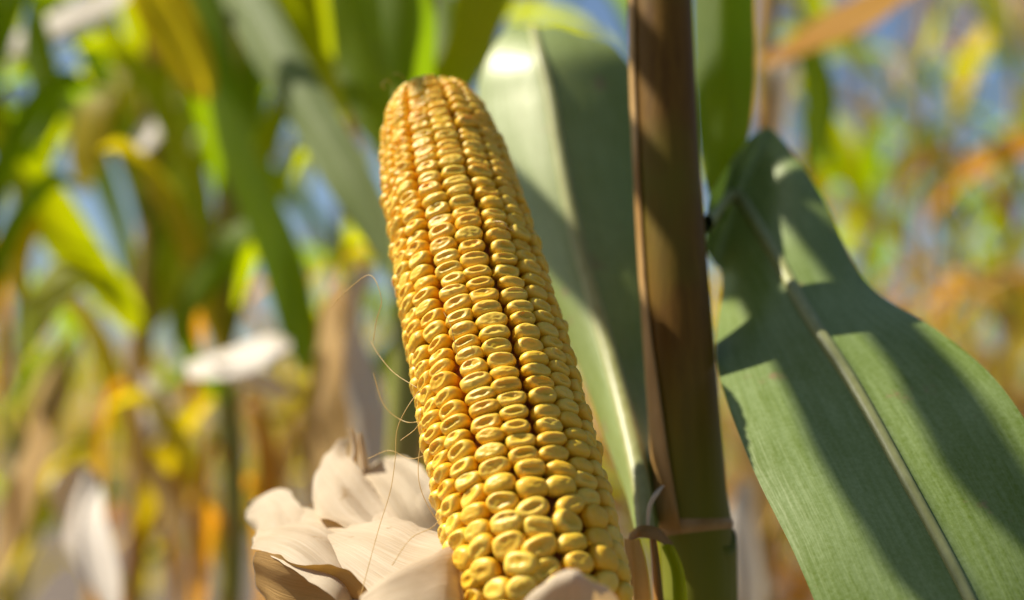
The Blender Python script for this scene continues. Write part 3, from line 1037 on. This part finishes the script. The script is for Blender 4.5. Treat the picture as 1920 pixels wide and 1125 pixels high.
plant_with('corn plant right of the brown stalk with arching orange and green leaves', 1420, 1.25, 1440, 'stalk_dry', [
    ('amber', strap([(1425, 120, 1.15, 14), (1520, 72, 1.14, 26), (1630, 20, 1.12, 28), (1740, -40, 1.1, 8)], lean=.035), {}),
    ('green', strap([(1440, 120, 1.25, 12), (1500, 85, 1.24, 26), (1535, 170, 1.23, 30), (1528, 260, 1.23, 24), (1515, 330, 1.23, 4)], lean=.01), {}),
    ('dry', strap([(1425, 1000, 1.2, 12), (1440, 900, 1.2, 40), (1410, 800, 1.2, 40), (1390, 700, 1.2, 8)]), {}),
    ('pale', strap([(1400, 900, 1.1, 10), (1385, 1000, 1.1, 34), (1400, 1100, 1.1, 34), (1420, 1180, 1.1, 8)]), {}),
    ('pale', strap([(1460, 300, 1.3, 10), (1450, 220, 1.3, 26), (1470, 140, 1.3, 26), (1500, 90, 1.3, 6)]), {}),
])

# unseen plant added beyond the frame to shade the leaf behind the ear
shade_plant = empty('corn_plant', (-0.37, 0.92, 0))
V, Fc = tube([(-0.37 + 0.003 * math.sin(i * 2), 0.92, -0.02 + i * 0.08) for i in range(25)], [0.0125 - 0.0003 * i for i in range(25)], 14)
mesh_obj('stalk', V, Fc, M['stalk_green'], shade_plant, root=shade_plant)


def arch(pts, hw, seed):
    C = catmull(pts, 36)
    V, UVs = [], []
    sn = np.array(tuple(SUN))
    for i in range(36):
        t = i / 35
        tg = C[min(i + 1, 35)] - C[max(i - 1, 0)]
        sdv = np.cross(tg, sn); sdv /= np.linalg.norm(sdv)
        nn_ = np.cross(sdv, tg); nn_ /= np.linalg.norm(nn_)
        ww = hw * (0.5 + 0.5 * min(1, t / 0.25)) * (1 - max(0, (t - .6) / .4) ** 2) + 0.0006
        for j in range(9):
            u = -1 + j / 4
            V.append(C[i] + sdv * ww * u + nn_ * (0.2 * abs(u) * ww + 0.006 * abs(u) * nz(i * 0.3, u, seed)))
            UVs.append((u * 0.5 + 0.5, i * 0.2))
    mesh_obj('leaf', V, grid_faces(36, 9), M['green'], shade_plant, UVs, root=shade_plant)  # unseen leaf of the added plant, shaped for its shadow


kp = P(1000, 415, .61) + SUN * 0.55
arch([(-0.37, 0.92, 1.36), (kp.x - .02, .82, kp.z - .06), (kp.x, .74, kp.z - .01), (kp.x, .68, kp.z), (kp.x, .63, kp.z), (kp.x, .585, kp.z - .005), (kp.x, .555, kp.z - .02)], 0.010, 1.0)
tag(shade_plant, 'unseen corn plant added past the left edge to cast shade', 'corn plant', 'unseen plants added for their shade')

used = set()
def put(pi, xpx, d, rot, label, group='corn plants in the field behind the ear', scale=1.0):
    o = protos[pi]
    if pi in used:
        o = copy_tree(protos[pi])
    used.add(pi)
    o.location = at_x(xpx, d); o.rotation_euler = (0, 0, R(rot)); o.scale = (scale,) * 3
    tag(o, label, 'corn plant', group)
    return o


fr = random.Random(99)
near = [(3, 1500, 2.5, 120, 'dry corn plant rising just right of the arching green leaf'),
        (5, 1610, 2.9, 15, 'golden corn plant over the upper edge of the broad right leaf'),
        (3, 1745, 2.3, 200, 'tall corn plant reaching the top edge, second from the upper right corner'),
        (3, 1870, 2.5, 80, 'tall straw coloured corn plant reaching the top edge near the upper right corner'),
        (0, 60, 2.0, 80, 'green corn plant behind the cream dry leaf at the left edge'),
        (4, 620, 1.9, 300, 'green corn plant directly left of the ear behind the beige upright leaves'),
        (5, 540, 2.7, 200, 'golden dry corn plant behind the horizontal pale leaf left of the ear'),
        (0, -120, 2.4, 150, 'green corn plant cut off by the left edge, behind the diagonal lime leaf'),
        (1, 780, 2.4, 40, 'corn plant behind the tip of the ear, mostly hidden by it'),
        (3, 1010, 2.2, 260, 'dry corn plant hidden behind the broad leaf beside the ear'),
        (4, 1250, 2.5, 110, 'green corn plant hidden behind the thick brown stalk'),
        (3, 1700, 2.9, 30, 'dry straw coloured corn plant above the middle of the broad right leaf'),
        (5, 1830, 3.3, 140, 'golden corn plant against blue sky above the right end of the broad leaf'),
        (1, 1560, 3.6, 70, 'corn plant seen just right of the arching green leaf against the sky'),
        (4, 1790, 3.4, 250, 'yellow green corn plant, greenest of those above the broad right leaf'),
        (5, 1930, 2.8, 310, 'golden corn plant cut off by the right edge of the picture'),
        (3, 1640, 4.0, 200, 'small dry corn plant with pale tassel far behind the broad right leaf'),
        (1, 1880, 4.2, 20, 'small tasselled corn plant farthest toward the upper right corner')]
for pi, x, d, r_, lb in near:
    put(pi, x, d, r_, lb)
k = 0
for d in (4.0, 5.6):
    x = -1900 + fr.random() * 200
    while x < 2900:
        if d < 5 and -250 < x < 650:
            x += 300
            continue
        put(fr.randrange(6), x, d * fr.uniform(.95, 1.05), fr.random() * 360,
            'distant corn plant blurred among the far rows of the field', 'corn plants in the far rows', fr.uniform(.90, 1.05))
        k += 1
        x += 0.55 / d * F * fr.uniform(.7, 1.3)

# the rest of the field far behind: one mass
V, Fs, Ms, UVs = [], [], [], []
mats = ['dry', 'lime', 'yellow', 'amber', 'green', 'pale']
for q in range(20000):
    d = 14 + 46 * fr.random() ** 1.4
    x = (fr.random() - .5) * 2.6 * d
    z0 = fr.random() * 1.6
    h = fr.uniform(.3, .6); a = fr.random() * 6.28; lean = fr.uniform(.1, .45)
    wd = fr.uniform(.02, .045)
    b = Vector((x, d, z0)); tp = b + Vector((math.cos(a) * lean, math.sin(a) * lean, h)); sdv = Vector((-math.sin(a), math.cos(a), 0)) * wd
    mdp = b * .4 + tp * .6 + Vector((0, 0, .06))
    o_ = len(V)
    V += [b - sdv * .5, b + sdv * .5, mdp + sdv, mdp - sdv, tp]
    UVs += [(0, 0), (1, 0), (1, 3), (0, 3), (.5, 6)]
    Fs += [(o_, o_ + 1, o_ + 2, o_ + 3), (o_ + 3, o_ + 2, o_ + 4)]
    mi = fr.choice([0, 0, 0, 1, 1, 2, 3, 3, 4, 5]); Ms += [mi, mi]
ff = mesh_obj('distant_corn', [tuple(v) for v in V], Fs, M[mats[0]], None, UVs)
for q in mats[1:]: ff.data.materials.append(M[q])
ff.data.polygons.foreach_set('material_index', Ms)
tag(ff, 'far off mass of ripening corn along the horizon', 'corn field', kind='stuff')
